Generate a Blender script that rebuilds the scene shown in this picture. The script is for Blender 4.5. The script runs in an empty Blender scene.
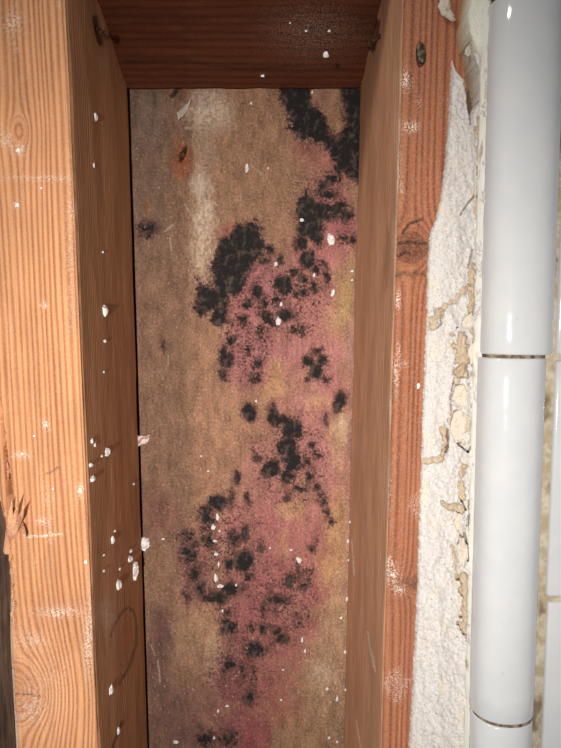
import bpy, bmesh, math, random
import numpy as np
from mathutils import Vector, Matrix, noise as mnoise

# ------------------------------------------------------------------ camera, world, lamp, exposure
W, H, F = 561.0, 748.0, 565.0
D = 0.27                      # camera to the front faces of the studs (m)
DB = 0.115                    # depth of the studs
PITCH = math.radians(5.0)
sc = bpy.context.scene
col = sc.collection
cam_d = bpy.data.cameras.new('camera'); cam = bpy.data.objects.new('camera', cam_d); col.objects.link(cam)
cam.location = (0, -D, 0); cam.rotation_euler = (math.radians(90) - PITCH, 0, 0)
cam_d.sensor_fit = 'VERTICAL'; cam_d.sensor_height = 36.0; cam_d.lens = F / H * 36.0
cam_d.clip_start = 0.01; cam_d.clip_end = 50
sc.camera = cam

world = bpy.data.worlds.new('room_light'); sc.world = world; world.use_nodes = True
bg = world.node_tree.nodes['Background']
bg.inputs[0].default_value = (0.92, 0.97, 1.0, 1); bg.inputs[1].default_value = 0.21

lamp_d = bpy.data.lights.new('phone_flash', 'SPOT'); lamp = bpy.data.objects.new('phone_flash', lamp_d); col.objects.link(lamp)
lamp.location = (-0.045, -0.44, -0.048)
lamp.rotation_euler = (Vector((-0.020, DB, -0.078)) - lamp.location).to_track_quat('-Z', 'Y').to_euler()
lamp_d.spot_size = math.radians(70); lamp_d.spot_blend = 1.0; lamp_d.energy = 10.8; lamp_d.shadow_soft_size = 0.005
lamp_d.color = (1.0, 0.955, 0.89)

room_d = bpy.data.lights.new('room_lamp', 'AREA'); room = bpy.data.objects.new('room_lamp', room_d); col.objects.link(room)
room_d.shape = 'DISK'; room_d.size = .30; room_d.energy = 10.0; room_d.color = (1.0, .93, .82)
room.location = (-1.10, -1.00, 1.15); room.rotation_euler = (Vector((.05, 0, 0)) - room.location).to_track_quat('-Z', 'Y').to_euler()

sc.view_settings.view_transform = 'Standard'; sc.view_settings.look = 'None'
sc.view_settings.exposure = 0.0; sc.view_settings.gamma = 1.0; sc.view_settings.use_curve_mapping = False

# ------------------------------------------------------------------ helpers
CP, SP = math.cos(PITCH), math.sin(PITCH)
def un(px, py, Y):
    """photo pixel -> point on the upright plane at depth Y (arrays welcome)"""
    px, py, Y = np.broadcast_arrays(np.asarray(px, float), np.asarray(py, float), np.asarray(Y, float))
    a = (px - W / 2) / F; b = -(py - H / 2) / F
    dy = CP + b * SP; dz = -SP + b * CP
    t = (Y + D) / dy
    return np.stack([a * t, Y, dz * t], -1)
def proj(P):
    P = np.asarray(P, float)
    x, y, z = P[..., 0], P[..., 1] + D, P[..., 2]
    d = y * CP - z * SP; u = y * SP + z * CP
    return W / 2 + F * x / d, H / 2 - F * u / d
def lin(c):
    c = np.asarray(c, float) / 255.0
    return np.where(c <= .04045, c / 12.92, ((c + .055) / 1.055) ** 2.4)
def L4(*c): return tuple(lin(c)) + (1.0,)

_rng = np.random.RandomState(7)
_perm = _rng.permutation(512)
_ang = _rng.rand(512) * 2 * np.pi
def perlin(x, y, seed=0):
    x = np.asarray(x, float) + seed * 17.31; y = np.asarray(y, float) + seed * 9.77
    xi = np.floor(x).astype(int); yi = np.floor(y).astype(int)
    xf = x - xi; yf = y - yi
    u = xf * xf * xf * (xf * (xf * 6 - 15) + 10); v = yf * yf * yf * (yf * (yf * 6 - 15) + 10)
    def g(ix, iy, dx, dy):
        a = _ang[_perm[(_perm[ix & 511] + iy) & 511]]
        return np.cos(a) * dx + np.sin(a) * dy
    n00 = g(xi, yi, xf, yf); n10 = g(xi + 1, yi, xf - 1, yf)
    n01 = g(xi, yi + 1, xf, yf - 1); n11 = g(xi + 1, yi + 1, xf - 1, yf - 1)
    return 1.5 * ((n00 * (1 - u) + n10 * u) * (1 - v) + (n01 * (1 - u) + n11 * u) * v)
def fbm(x, y, seed=0, o=4):
    s = 0; a = 1.0; t = 0; f = 1.0
    for k in range(o):
        s = s + a * perlin(np.asarray(x) * f, np.asarray(y) * f, seed + k * 3); t += a; a *= .5; f *= 2.03
    return s / t
def sstep(a, b, x):
    t = np.clip((np.asarray(x, float) - a) / (b - a), 0, 1); return t * t * (3 - 2 * t)
def poly_sdf(px, py, poly):
    """signed distance, negative inside"""
    d = np.full(px.shape, 1e9); ins = np.zeros(px.shape, bool)
    n = len(poly)
    for i in range(n):
        x0, y0 = poly[i]; x1, y1 = poly[(i + 1) % n]
        ex, ey = x1 - x0, y1 - y0
        t = np.clip(((px - x0) * ex + (py - y0) * ey) / (ex * ex + ey * ey + 1e-9), 0, 1)
        d = np.minimum(d, np.hypot(px - x0 - t * ex, py - y0 - t * ey))
        c = ((y0 > py) != (y1 > py)) & (px < (x1 - x0) * (py - y0) / (y1 - y0 + 1e-12) + x0)
        ins ^= c
    return np.where(ins, -d, d)
def seg_dist(px, py, pts):
    d = np.full(px.shape, 1e9)
    for (x0, y0), (x1, y1) in zip(pts[:-1], pts[1:]):
        ex, ey = x1 - x0, y1 - y0
        t = np.clip(((px - x0) * ex + (py - y0) * ey) / (ex * ex + ey * ey + 1e-9), 0, 1)
        d = np.minimum(d, np.hypot(px - x0 - t * ex, py - y0 - t * ey))
    return d

def mk(name, V, faces, mat, parent=None, origin=None, fattr=None, cattr=None, smooth=True):
    V = np.asarray(V, float).reshape(-1, 3)
    if origin is None:
        lo, hi = V.min(0), V.max(0); origin = (lo + hi) / 2
        if parent is None: origin[2] = lo[2]
    origin = np.asarray(origin, float)
    me = bpy.data.meshes.new(name)
    me.from_pydata((V - origin).tolist(), [], faces if isinstance(faces, list) else faces.tolist())
    for k, a in (fattr or {}).items():
        at = me.attributes.new(k, 'FLOAT', 'POINT'); at.data.foreach_set('value', np.asarray(a, np.float32).ravel())
    for k, a in (cattr or {}).items():
        a = np.asarray(a, np.float32).reshape(-1, 3); a = np.concatenate([a, np.ones((len(a), 1), np.float32)], 1)
        at = me.attributes.new(k, 'FLOAT_COLOR', 'POINT'); at.data.foreach_set('color', a.ravel())
    if smooth: me.polygons.foreach_set('use_smooth', [True] * len(me.polygons))
    if mat: me.materials.append(mat)
    me.update()
    o = bpy.data.objects.new(name, me); col.objects.link(o)
    if parent is not None:
        o.parent = parent; o.location = Vector(origin) - parent.location
    else: o.location = origin
    return o
def empty(name, loc):
    o = bpy.data.objects.new(name, None); col.objects.link(o); o.location = loc; o.empty_display_size = .01
    return o
def tag(o, label=None, cat=None, group=None, kind=None):
    if label: o['label'] = label
    if cat: o['category'] = cat
    if group: o['group'] = group
    if kind: o['kind'] = kind
    return o
def gridfaces(n, m, off=0, wrap=False):
    i = np.arange(n - 1)[:, None]; j = np.arange(m if wrap else m - 1)[None, :]
    a = i * m + j; b = i * m + (j + 1) % m
    return (np.stack([a, b, b + m, a + m], -1).reshape(-1, 4) + off)

# ------------------------------------------------------------------ material helpers
class NT:
    def __init__(s, name):
        s.m = bpy.data.materials.new(name); s.m.use_nodes = True; s.t = s.m.node_tree; s.n = s.t.nodes; s.l = s.t.links
        s.b = s.n['Principled BSDF']
    def set(s, sock, v):
        if isinstance(v, bpy.types.NodeSocket): s.l.new(v, sock)
        else: sock.default_value = v
    def math(s, op, a, b=0.0, c=None, clamp=False):
        n = s.n.new('ShaderNodeMath'); n.operation = op; n.use_clamp = clamp
        s.set(n.inputs[0], a); s.set(n.inputs[1], b)
        if c is not None: s.set(n.inputs[2], c)
        return n.outputs[0]
    def mix(s, f, a, b, mode='MIX'):
        n = s.n.new('ShaderNodeMix'); n.data_type = 'RGBA'; n.blend_type = mode; n.clamp_factor = True
        s.set(n.inputs[0], f); s.set(n.inputs[6], a); s.set(n.inputs[7], b); return n.outputs[2]
    def attr(s, name, out='Fac'):
        n = s.n.new('ShaderNodeAttribute'); n.attribute_name = name; return n.outputs[out]
    def coord(s): 
        n = s.n.new('ShaderNodeTexCoord'); return n.outputs['Object']
    def scaled(s, v, sx, sy, sz):
        n = s.n.new('ShaderNodeMapping'); n.inputs['Scale'].default_value = (sx, sy, sz); s.l.new(v, n.inputs[0]); return n.outputs[0]
    def noise(s, v, scale, detail=3, rough=.55, dist=0):
        n = s.n.new('ShaderNodeTexNoise'); s.l.new(v, n.inputs['Vector']); n.inputs['Scale'].default_value = scale
        n.inputs['Detail'].default_value = detail; n.inputs['Roughness'].default_value = rough; n.inputs['Distortion'].default_value = dist
        return n.outputs['Fac']
    def ramp(s, f, a, b, clamp=True):
        n = s.n.new('ShaderNodeMapRange'); n.interpolation_type = 'SMOOTHSTEP'
        s.set(n.inputs['Value'], f); n.inputs['From Min'].default_value = a; n.inputs['From Max'].default_value = b
        return n.outputs[0]
    def bump(s, h, strength, dist):
        n = s.n.new('ShaderNodeBump'); n.inputs['Strength'].default_value = strength; n.inputs['Distance'].default_value = dist
        s.l.new(h, n.inputs['Height']); s.l.new(n.outputs[0], s.b.inputs['Normal'])
    def out(s, color=None, rough=.7, spec=.3):
        if color is not None: s.set(s.b.inputs['Base Color'], color)
        s.set(s.b.inputs['Roughness'], rough); s.b.inputs['Specular IOR Level'].default_value = spec
        return s.m

def wood_mat(name, early, late, side_c, side_late, knot_c, period=2.2, band=.75, axis='z', rough=.75, spec=.25):
    t = NT(name); co = t.coord()
    g = t.attr('grain'); side = t.attr('side'); knot = t.attr('knot'); dust = t.attr('dust'); tone = t.attr('tone')
    sc_ = (1, 1, .03) if axis == 'z' else (.03, 1, 1)
    lv = t.scaled(co, *sc_)
    n1 = t.noise(lv, 160, 3); n2 = t.noise(lv, 900, 3, .65); n3 = t.noise(lv, 55, 2)
    ph = t.math('ADD', g, t.math('MULTIPLY', t.math('SUBTRACT', n1, .5), 1.6))
    ph = t.math('ADD', ph, t.math('MULTIPLY', t.math('SUBTRACT', n3, .5), 3.0))
    w = t.math('SINE', t.math('MULTIPLY', ph, 2 * math.pi / period))
    w = t.math('MULTIPLY_ADD', w, .5, .5)
    w2 = t.math('POWER', w, 1.7)
    amt = t.math('MULTIPLY', w2, t.math('MULTIPLY_ADD', n1, .8, band - .4), clamp=True)
    cf = t.mix(amt, early, late)
    amt_s = t.math('MULTIPLY', amt, .32)
    cs = t.mix(amt_s, side_c, side_late)
    c = t.mix(side, cf, cs)
    fib = t.ramp(n2, .25, .75)
    c = t.mix(.32, c, t.mix(fib, (.45, .42, .40, 1), (1.22, 1.2, 1.18, 1)), 'MULTIPLY')
    blot = t.noise(t.scaled(co, 1, 1, .35) if axis == 'z' else t.scaled(co, .35, 1, 1), 45, 4)
    c = t.mix(.45, c, t.mix(t.ramp(blot, .3, .7), (.62, .58, .55, 1), (1.15, 1.15, 1.15, 1)), 'MULTIPLY')
    c = t.mix(t.math('MULTIPLY', knot, .9), c, knot_c)
    c = t.mix(tone, c, (.012, .008, .006, 1))
    dn = t.noise(co, 1300, 4, .7)
    df = t.math('MULTIPLY', dust, t.ramp(dn, .46, .58), clamp=True)
    c = t.mix(df, c, L4(235, 222, 208))
    h = t.math('ADD', t.math('MULTIPLY', w2, .8), t.math('MULTIPLY', n2, 1.0))
    h = t.math('ADD', h, t.math('MULTIPLY', df, 1.0))
    t.bump(h, .35 if axis == 'z' else .12, .0006)
    return t.out(c, rough, spec)

# ------------------------------------------------------------------ studs
ZT, ZB = -14.0, 764.0         # rows of the photograph a little beyond the frame
def edge_at(x0, x748, Y, rows):
    """straight edge of a stud through two photo points, at depth Y"""
    A = un(x0, 0, Y); B = un(x748, 748, Y)
    za = un(280, ZT, 0.0)[2] + .16; zb = un(280, ZB, DB + .06)[2] - .10
    z = np.linspace(za, zb, rows)
    t = (z - A[2]) / (B[2] - A[2])
    return A[None] + (B - A)[None] * t[:, None]

def stud_front_field(S, T, knots):
    """grain coordinate (mm) that flows round knots; knots = (s, t, R, e)"""
    g = S.copy(); kn = np.zeros_like(S)
    for ks, kt, R, e, dark in knots:
        ds = S - ks; dt = (T - kt) / e
        r2 = ds * ds + dt * dt + 1e-6; r = np.sqrt(r2)
        r = r * (1 + .10 * fbm(S / 9, T / 9, 3))
        out = -ds * R * R / np.maximum(r2, R * R)
        g = np.where(r < R, np.where(r < R, (r - R) * .9, g), g + out * (r >= R))
        kn = np.maximum(kn, dark * (1 - sstep(R * .55, R * 1.05, r)))
    g = g + 1.5 * fbm(g / 7.0, T / 400, 8, 2)
    return g, kn

def build_stud(name, front_px, back_px, inner, mat, knots_f, knots_s, width=.0436, extra=None, seed=0):
    rows = 1300; nf = 96; ns = 72
    Fe = edge_at(*front_px, 0.0, rows); Be = edge_at(*back_px, DB, rows)
    s = -1 if inner == 'R' else 1      # body lies to the left (-1) or right of its inner face
    off = np.array([s * width, 0, 0])
    uf = np.linspace(0, 1, nf); us = np.linspace(0, 1, ns)[1:]
    # ring: front face from outer edge to inner edge, then inner side to the back, then back outer corner
    front = Fe[:, None] + off * (1 - uf)[None, :, None]
    sidep = Fe[:, None] + (Be - Fe)[:, None] * us[None, :, None]
    backo = (Be + off)[:, None]
    P = np.concatenate([front, sidep, backo], 1)
    m = P.shape[1]
    zmm = P[..., 2] * 1000
    # distances to the inner arris
    sf = np.concatenate([(1 - uf) * width, np.full(len(us) + 1, 9.)])
    ss = np.concatenate([np.full(nf, 9.), us * DB, [9.]])
    wob = fbm(zmm / 14, zmm * 0, seed + 5) * .0006
    r = .0028
    df = .0011 * np.clip(1 - sf / r, 0, 1) ** 2; dsd = .0011 * np.clip(1 - ss / r, 0, 1) ** 2
    dsd[nf - 1] = .0011
    P[..., 1] += df[None] * (1 + wob / .0012 * 2)
    P[..., 0] += s * dsd[None] * (1 + wob / .0012 * 2)
    # outer front arris
    so = np.concatenate([uf * width, np.full(len(us) + 1, 9.)])
    P[..., 1] += (.002 * np.clip(1 - so / .0035, 0, 1) ** 2)[None]
    side = np.concatenate([np.zeros(nf - 1), np.ones(m - nf + 1)])[None].repeat(rows, 0)
    side[:, nf - 2] = .25; side[:, nf - 1] = .6
    S = np.where(side < .5, (P[..., 0] - Fe[:, None, 0]) * 1000, 200 + P[..., 1] * 1000)
    px, py = proj(P)
    kf = []
    for (kx, ky, R, e, dk) in knots_f:
        q = un(kx, ky, 0.0); i = np.argmin(abs(Fe[:, 2] - q[2]))
        kf.append(((q[0] - Fe[i, 0]) * 1000, q[2] * 1000, R, e, dk))
    ks_ = [(200 + Y * 1000, un(280, ky, Y)[2] * 1000, R, e, dk) for (Y, ky, R, e, dk) in knots_s]
    gf, k1 = stud_front_field(S, zmm, kf); gs, k2 = stud_front_field(S, zmm, ks_)
    grain = np.where(side < .5, gf, gs); knot = np.where(side < .5, k1, k2)
    dust = .10 + .5 * sstep(.25, .6, fbm(px / 30, py / 60, seed + 2))
    dust = np.where(side > .5, dust * .35, dust)
    tone = np.zeros_like(dust)
    # gentle surface relief
    P[..., 1] += np.where(side < .5, fbm(S / 20, zmm / 60, seed + 1) * .0006, 0)
    P[..., 0] += np.where((side > .5), fbm(S / 25, zmm / 70, seed + 4) * .0008, 0)
    if extra: P, dust, tone, knot = extra(P, px, py, side, dust, tone, knot)
    faces = gridfaces(rows, m, 0, True).tolist()
    faces.append(list(range(m))[::-1]); faces.append([(rows - 1) * m + j for j in range(m)])
    base = (Fe[-1] + off / 2 + np.array([0, DB / 2, 0]))
    o = mk(name, P.reshape(-1, 3), faces, mat, origin=base,
           fattr=dict(grain=grain, side=side, knot=knot, dust=dust, tone=tone))
    return o, Fe, Be

M_left = wood_mat('fir_left', L4(222, 160, 112), L4(166, 90, 50), L4(188, 140, 102), L4(144, 100, 70), L4(180, 112, 74), period=2.7)
M_right = wood_mat('fir_right', L4(172, 106, 72), L4(120, 62, 38), L4(206, 156, 122), L4(166, 114, 82), L4(104, 56, 32), period=3.2)
M_block = wood_mat('fir_block', L4(104, 52, 26), L4(74, 37, 18), L4(112, 62, 40), L4(80, 42, 28), L4(60, 32, 22), period=5.5, axis='x')

CRACK = [(-6, 380), (1, 410), (4, 440), (8, 475), (12, 512)]
def left_extra(P, px, py, side, dust, tone, knot):
    f = side < .3
    d = seg_dist(px, py, CRACK)
    wd = 1.3 + 1.4 * sstep(400, 500, py)
    c = (1 - sstep(wd * .5, wd, d + fbm(px / 5, py / 5, 9) * 1.2)) * f
    P[..., 1] += c * .012
    # torn notch at the outer edge below the crack
    edge = 2 + (py - 540) * .068
    tear = f * sstep(500, 530, py) * (1 - sstep(580, 650, py)) * (1 - sstep(2, 9, px - edge + fbm(px / 6, py / 9, 12) * 8))
    P[..., 1] += tear * .004
    ragged = f * (1 - sstep(0, 3.5 + 3 * fbm(py / 9, py * 0, 21), px - edge)) * sstep(545, 575, py)
    dust = dust + 1.6 * ragged
    P[..., 1] += ragged * .0015
    # horizontal scratch, scuffs and dust patches
    sc1 = seg_dist(px, py, [(23, 537), (40, 536), (62, 534)])
    dust = dust + f * 1.3 * (1 - sstep(.5, 1.6, sc1))
    for (x, y, rx, ry, a) in [(13, 22, 8, 10, .8), (20, 150, 6, 5, .9), (48, 178, 45, 3, .55), (17, 205, 3, 3, 1.2), (42, 521, 6, 4, .9), (88, 640, 4, 30, .9),
                              (60, 612, 20, 5, .9), (30, 640, 16, 7, .5), (30, 710, 10, 14, .45), (92, 560, 3, 60, .6), (44, 305, 4, 4, .8), (80, 490, 3, 6, 1.0),
                              (22, 455, 8, 4, .8), (46, 425, 4, 4, 1.0), (70, 250, 4, 90, .25), (45, 690, 30, 40, .2)]:
        q = ((px - x) / rx) ** 2 + ((py - y) / ry) ** 2
        dust = dust + f * a * np.exp(-q)
    # small dark check in the big knot, small surface knot
    d2 = seg_dist(px, py, [(16, 695), (30, 696), (40, 697)])
    ck = f * (1 - sstep(.4, 1.3, d2)); P[..., 1] += ck * .002; tone = np.maximum(tone, ck * .7)
    d3 = seg_dist(px, py, [(46, 474), (53, 471), (58, 467)])
    tone = np.maximum(tone, f * .7 * (1 - sstep(.3, 1.0, d3)))
    # nail split near the top of the inner face and the dark edge of the lower knot
    s1 = side > .5
    d4 = seg_dist(px, py, [(97, 18), (99, 30), (102, 42)])
    sp = s1 * (1 - sstep(1.5, 5, d4)); tone = np.maximum(tone, sp * .75); P[..., 0] -= sp * .0012
    d5 = seg_dist(px, py, [(112, 748), (116, 736), (122, 722)])
    tone = np.maximum(tone, s1 * .6 * (1 - sstep(.6, 2.2, d5)))
    d6 = seg_dist(px, py, [(111, 636), (115, 624), (122, 612), (128, 607), (134, 612), (137, 626), (136, 645), (128, 668), (119, 685)])
    tone = np.maximum(tone, s1 * .5 * (1 - sstep(.4, 2.2, d6 + fbm(px / 6, py / 6, 31))))
    dust = dust + s1 * .5 * np.exp(-((px - 108) / 9) ** 2 - ((py - 615) / 14) ** 2)
    return P, dust, tone, knot
def right_extra(P, px, py, side, dust, tone, knot):
    f = side < .3
    for (x, y, rx, ry, a) in [(405, 80, 5, 10, 1.0), (411, 127, 7, 5, 1.1), (398, 300, 2.5, 8, 1.0), (392, 575, 6, 9, .9), (400, 590, 6, 5, .7), (389, 562, 3, 5, 1.0),
                              (398, 150, 2.5, 40, .7), (394, 240, 2, 40, .6), (388, 480, 3, 30, .5), (396, 375, 3, 16, .5), (389, 405, 2.5, 14, .6)]:
        dust = dust + a * np.exp(-((px - x) / rx) ** 2 - ((py - y) / ry) ** 2)
    for pts in ([(399, 243), (410, 242), (427, 243)], [(403, 233), (409, 224), (416, 221), (423, 219)], [(397, 258), (404, 252), (410, 253)]):
        d = seg_dist(px, py, pts)
        k = f * (1 - sstep(.5, 1.6, d + fbm(px / 4, py / 4, 40) * 1.0)); tone = np.maximum(tone, k * .75); P[..., 1] += k * .0015
    # torn fibres below the knot
    q = f * np.exp(-((py - 274 - 5 * fbm(px / 6, px * 0, 41)) / 2.2) ** 2) * (px < 430); tone = np.maximum(tone, q * .55); P[..., 1] += q * .0008
    q = f * np.exp(-((py - 583 - 4 * fbm(px / 5, px * 0, 43)) / 5) ** 2) * np.clip((px - 388) / 20, 0, 1); tone = np.maximum(tone, q * .4)
    # nail dent
    q = ((px - 421) / 4.5) ** 2 + ((py - 54) / 12.5) ** 2
    k = f * (1 - sstep(.5, 1.3, q)); P[..., 1] += k * .0028; tone = np.maximum(tone, k * .6)
    s1 = side > .5
    d4 = seg_dist(px, py, [(377, 22), (375, 34), (372, 50)])
    sp = s1 * (1 - sstep(1, 4, d4)); tone = np.maximum(tone, sp * .7); P[..., 0] += sp * .001
    for pts in ([(368, 632), (370, 650), (374, 668)], [(356, 720), (359, 736), (361, 748)], [(372, 650), (376, 672)], [(352, 540), (354, 575)]):
        d = seg_dist(px, py, pts); dust = dust + s1 * 1.0 * (1 - sstep(.3, 1.2, d))
    return P, dust, tone, knot

left_stud, LF, LB = build_stud('wall_stud', (66, 98.5), (124.5, 147.5), 'R', M_left,
    [(14, 692, 15, 1.25, .55), (19, 131, 3.6, 1.9, .35)], [(.062, 640, 17, .95, .35), (.03, 62, 5, 2.4, .3)], extra=left_extra, seed=1)
tag(left_stud, 'pale orange upright wood stud with a big knot at its foot', 'stud')
right_stud, RF, RB = build_stud('wall_stud', (403.5, 381), (362.5, 344), 'L', M_right,
    [(411, 248, 9.5, .95, .95), (415, 585, 4, 1.2, .3)], [(.02, 260, 9, 2.2, .35)], extra=right_extra, seed=2)
tag(right_stud, 'reddish upright wood stud between the moldy board and the broken white plaster', 'stud')

# splinters torn from the outer edge of the left stud
def spike(name, pts, r, mat, parent, seed=0):
    rnd = random.Random(seed); V = []; Fc = []; n = len(pts); k = 6
    pts = [np.array(p) for p in pts]
    for i, p in enumerate(pts):
        t = i / (n - 1); rr = r * (1 - t) ** .7 + .00012
        d = pts[min(i + 1, n - 1)] - pts[max(i - 1, 0)]; d = d / np.linalg.norm(d)
        a = np.cross(d, [0, 1, 0]); a /= np.linalg.norm(a); b = np.cross(d, a)
        for j in range(k):
            th = 2 * math.pi * j / k; q = rr * (1 + .3 * rnd.uniform(-1, 1))
            V.append(p + a * math.cos(th) * q + b * math.sin(th) * q * .5)
    for i in range(n - 1):
        for j in range(k): Fc.append([i * k + j, i * k + (j + 1) % k, (i + 1) * k + (j + 1) % k, (i + 1) * k + j])
    Fc.append(list(range(k))[::-1]); Fc.append([(n - 1) * k + j for j in range(k)])
    V = np.array(V); nv = len(V)
    return mk(name, V, Fc, mat, parent, smooth=False, fattr=dict(grain=V[:, 0] * 300, side=np.zeros(nv), knot=np.zeros(nv), dust=np.full(nv, .35), tone=np.zeros(nv)))
def pp(px, py, Y): return un(px, py, Y)
for i, (pts, r) in enumerate([
    ([(12, 547, .005), (13, 531, -.001), (16, 514, -.005), (19, 498, -.008)], .0026),
    ([(13, 542, .005), (16, 529, -.002), (21, 516, -.007), (24, 506, -.010)], .0020),
    ([(9, 553, .005), (9, 537, .0), (10, 516, -.003), (12, 499, -.006)], .0022),
    ([(20, 520, .001), (23, 527, -.003), (24, 536, -.005), (22.5, 541, -.006)], .0015),
    ([(1, 500, .004), (5, 488, .002), (7, 470, .002), (5, 455, .003)], .0022)]):
    spike('splinter', [pp(*p) for p in pts], r, M_left, left_stud, i)

# ------------------------------------------------------------------ blocking between the studs
zb_back = un(243, 86.5, DB)[2]
Yf = .052; zb_mid = un(240, 0, Yf)[2]
slope = (zb_mid - zb_back) / (DB - Yf)
def block():
    nx, ny = 150, 80
    u = np.linspace(0, 1, nx); y = np.linspace(DB + .002, 0.0, ny)
    zrow = zb_back + slope * (DB - y)
    def xat(E, B, z, yy):
        # inner face of a stud at height z, depth yy
        f_ = np.interp(-z, -E[:, 2], E[:, 0]); b_ = np.interp(-z, -B[:, 2], B[:, 0])
        return f_ + (b_ - f_) * yy / DB
    xl = xat(LF, LB, zrow, y) - .0004; xr = xat(RF, RB, zrow, y) + .0004
    X = xl[:, None] + (xr - xl)[:, None] * u[None]; Y = y[:, None] + 0 * X; Z = zrow[:, None] + 0 * X
    Z = Z + fbm(X * 60, Y * 120, 50) * .0008
    P = np.stack([X, Y, Z], -1).reshape(-1, 3)
    top = P.reshape(ny, nx, 3)[[0, 0, -1, -1], [0, -1, -1, 0]].copy(); top[:, 2] = zrow[-1] + .036
    n = len(P); V = np.concatenate([P, top])
    fc = gridfaces(ny, nx).tolist()
    idx = np.arange(n).reshape(ny, nx)
    fc.append([n, n + 1] + idx[0, ::-1].tolist()); fc.append([n + 1, n + 2] + idx[::-1, -1].tolist())
    fc.append([n + 2, n + 3] + idx[-1].tolist()); fc.append([n + 3, n] + idx[:, 0].tolist()); fc.append([n + 3, n + 2, n + 1, n])
    px, py = proj(V)
    nv = len(V); S = V[:, 1] * 1000; T = V[:, 0] * 1000
    g, kn = stud_front_field(S, T, [(70, 18, 6, 1.4, .4)])
    dust = .02 + .5 * np.exp(-((px - 312) / 40) ** 2 - ((py - 30) / 26) ** 2) * .5 + 1.0 * np.exp(-((px - 262) / 2) ** 2 - ((py - 75) / 1.5) ** 2)
    tone = .5 * (1 - sstep(.0, 2.5, seg_dist(px, py, [(125, 62), (180, 60), (240, 70), (300, 66)]) + 2 * fbm(px / 20, py / 6, 3)))
    return mk('blocking', V, fc, M_block, origin=((V[:, 0].min() + V[:, 0].max()) / 2, DB / 2, zrow[0]),
              fattr=dict(grain=g, side=np.zeros(nv), knot=kn, dust=dust, tone=tone))
blocking = block()
tag(blocking, 'dark brown wood blocking piece across the top between the two studs', 'wood block')

# ------------------------------------------------------------------ moldy backing board
YB = DB + .0025
STEP = .62
bx = np.arange(126, 372, STEP); by = np.arange(80, 872, STEP)
PX, PY = np.meshgrid(bx, by)
left_edge = 129.6 + (PY - 86) * (149.3 - 129.6) / 662
# squeeze columns so the first one runs along the board's left edge
PX = left_edge + (PX - bx[0]) * (bx[-1] - left_edge) / (bx[-1] - bx[0])
wx = PX + 4.5 * fbm(PX / 14, PY / 14, 60) + 2.6 * fbm(PX / 5, PY / 5, 62, 3); wy = PY + 4.5 * fbm(PX / 14, PY / 14, 66) + 2.6 * fbm(PX / 5, PY / 5, 68, 3)
N1 = fbm(PX / 7, PY / 7, 70, 3); N2 = fbm(PX / 2.4, PY / 2.4, 74, 3); N3 = fbm(PX / 30, PY / 30, 78)

POLYS = [
 ([(277, 84), (281, 102), (288, 111), (289.5, 128), (296, 138), (303.5, 140.6), (309, 138), (318, 143.5), (327, 149), (333.5, 158), (336, 173.5), (339, 182.5), (345, 172), (350, 176), (358, 182), (366, 182), (366, 84), (340, 84), (345, 109), (345, 127), (338, 136), (331, 133.5), (326, 120), (318, 109), (311, 103), (310, 84)], .55),
 ([(307, 192), (297, 200), (297, 213), (298, 233), (309, 240), (318, 245), (323, 240), (321, 224), (329, 219), (334, 210), (326, 203), (316, 204), (311, 198)], .5),
 ([(197, 280), (196, 311), (201, 316), (211, 309), (212.5, 322), (220, 327), (227, 320), (225, 307), (231, 297), (243, 291), (246, 280), (250, 269), (258, 257), (264.5, 249), (262, 231), (254.5, 221), (240, 225), (231, 229), (229, 238), (218, 240), (218, 251), (211, 267), (212.5, 287), (205, 285)], .55),
]
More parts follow.
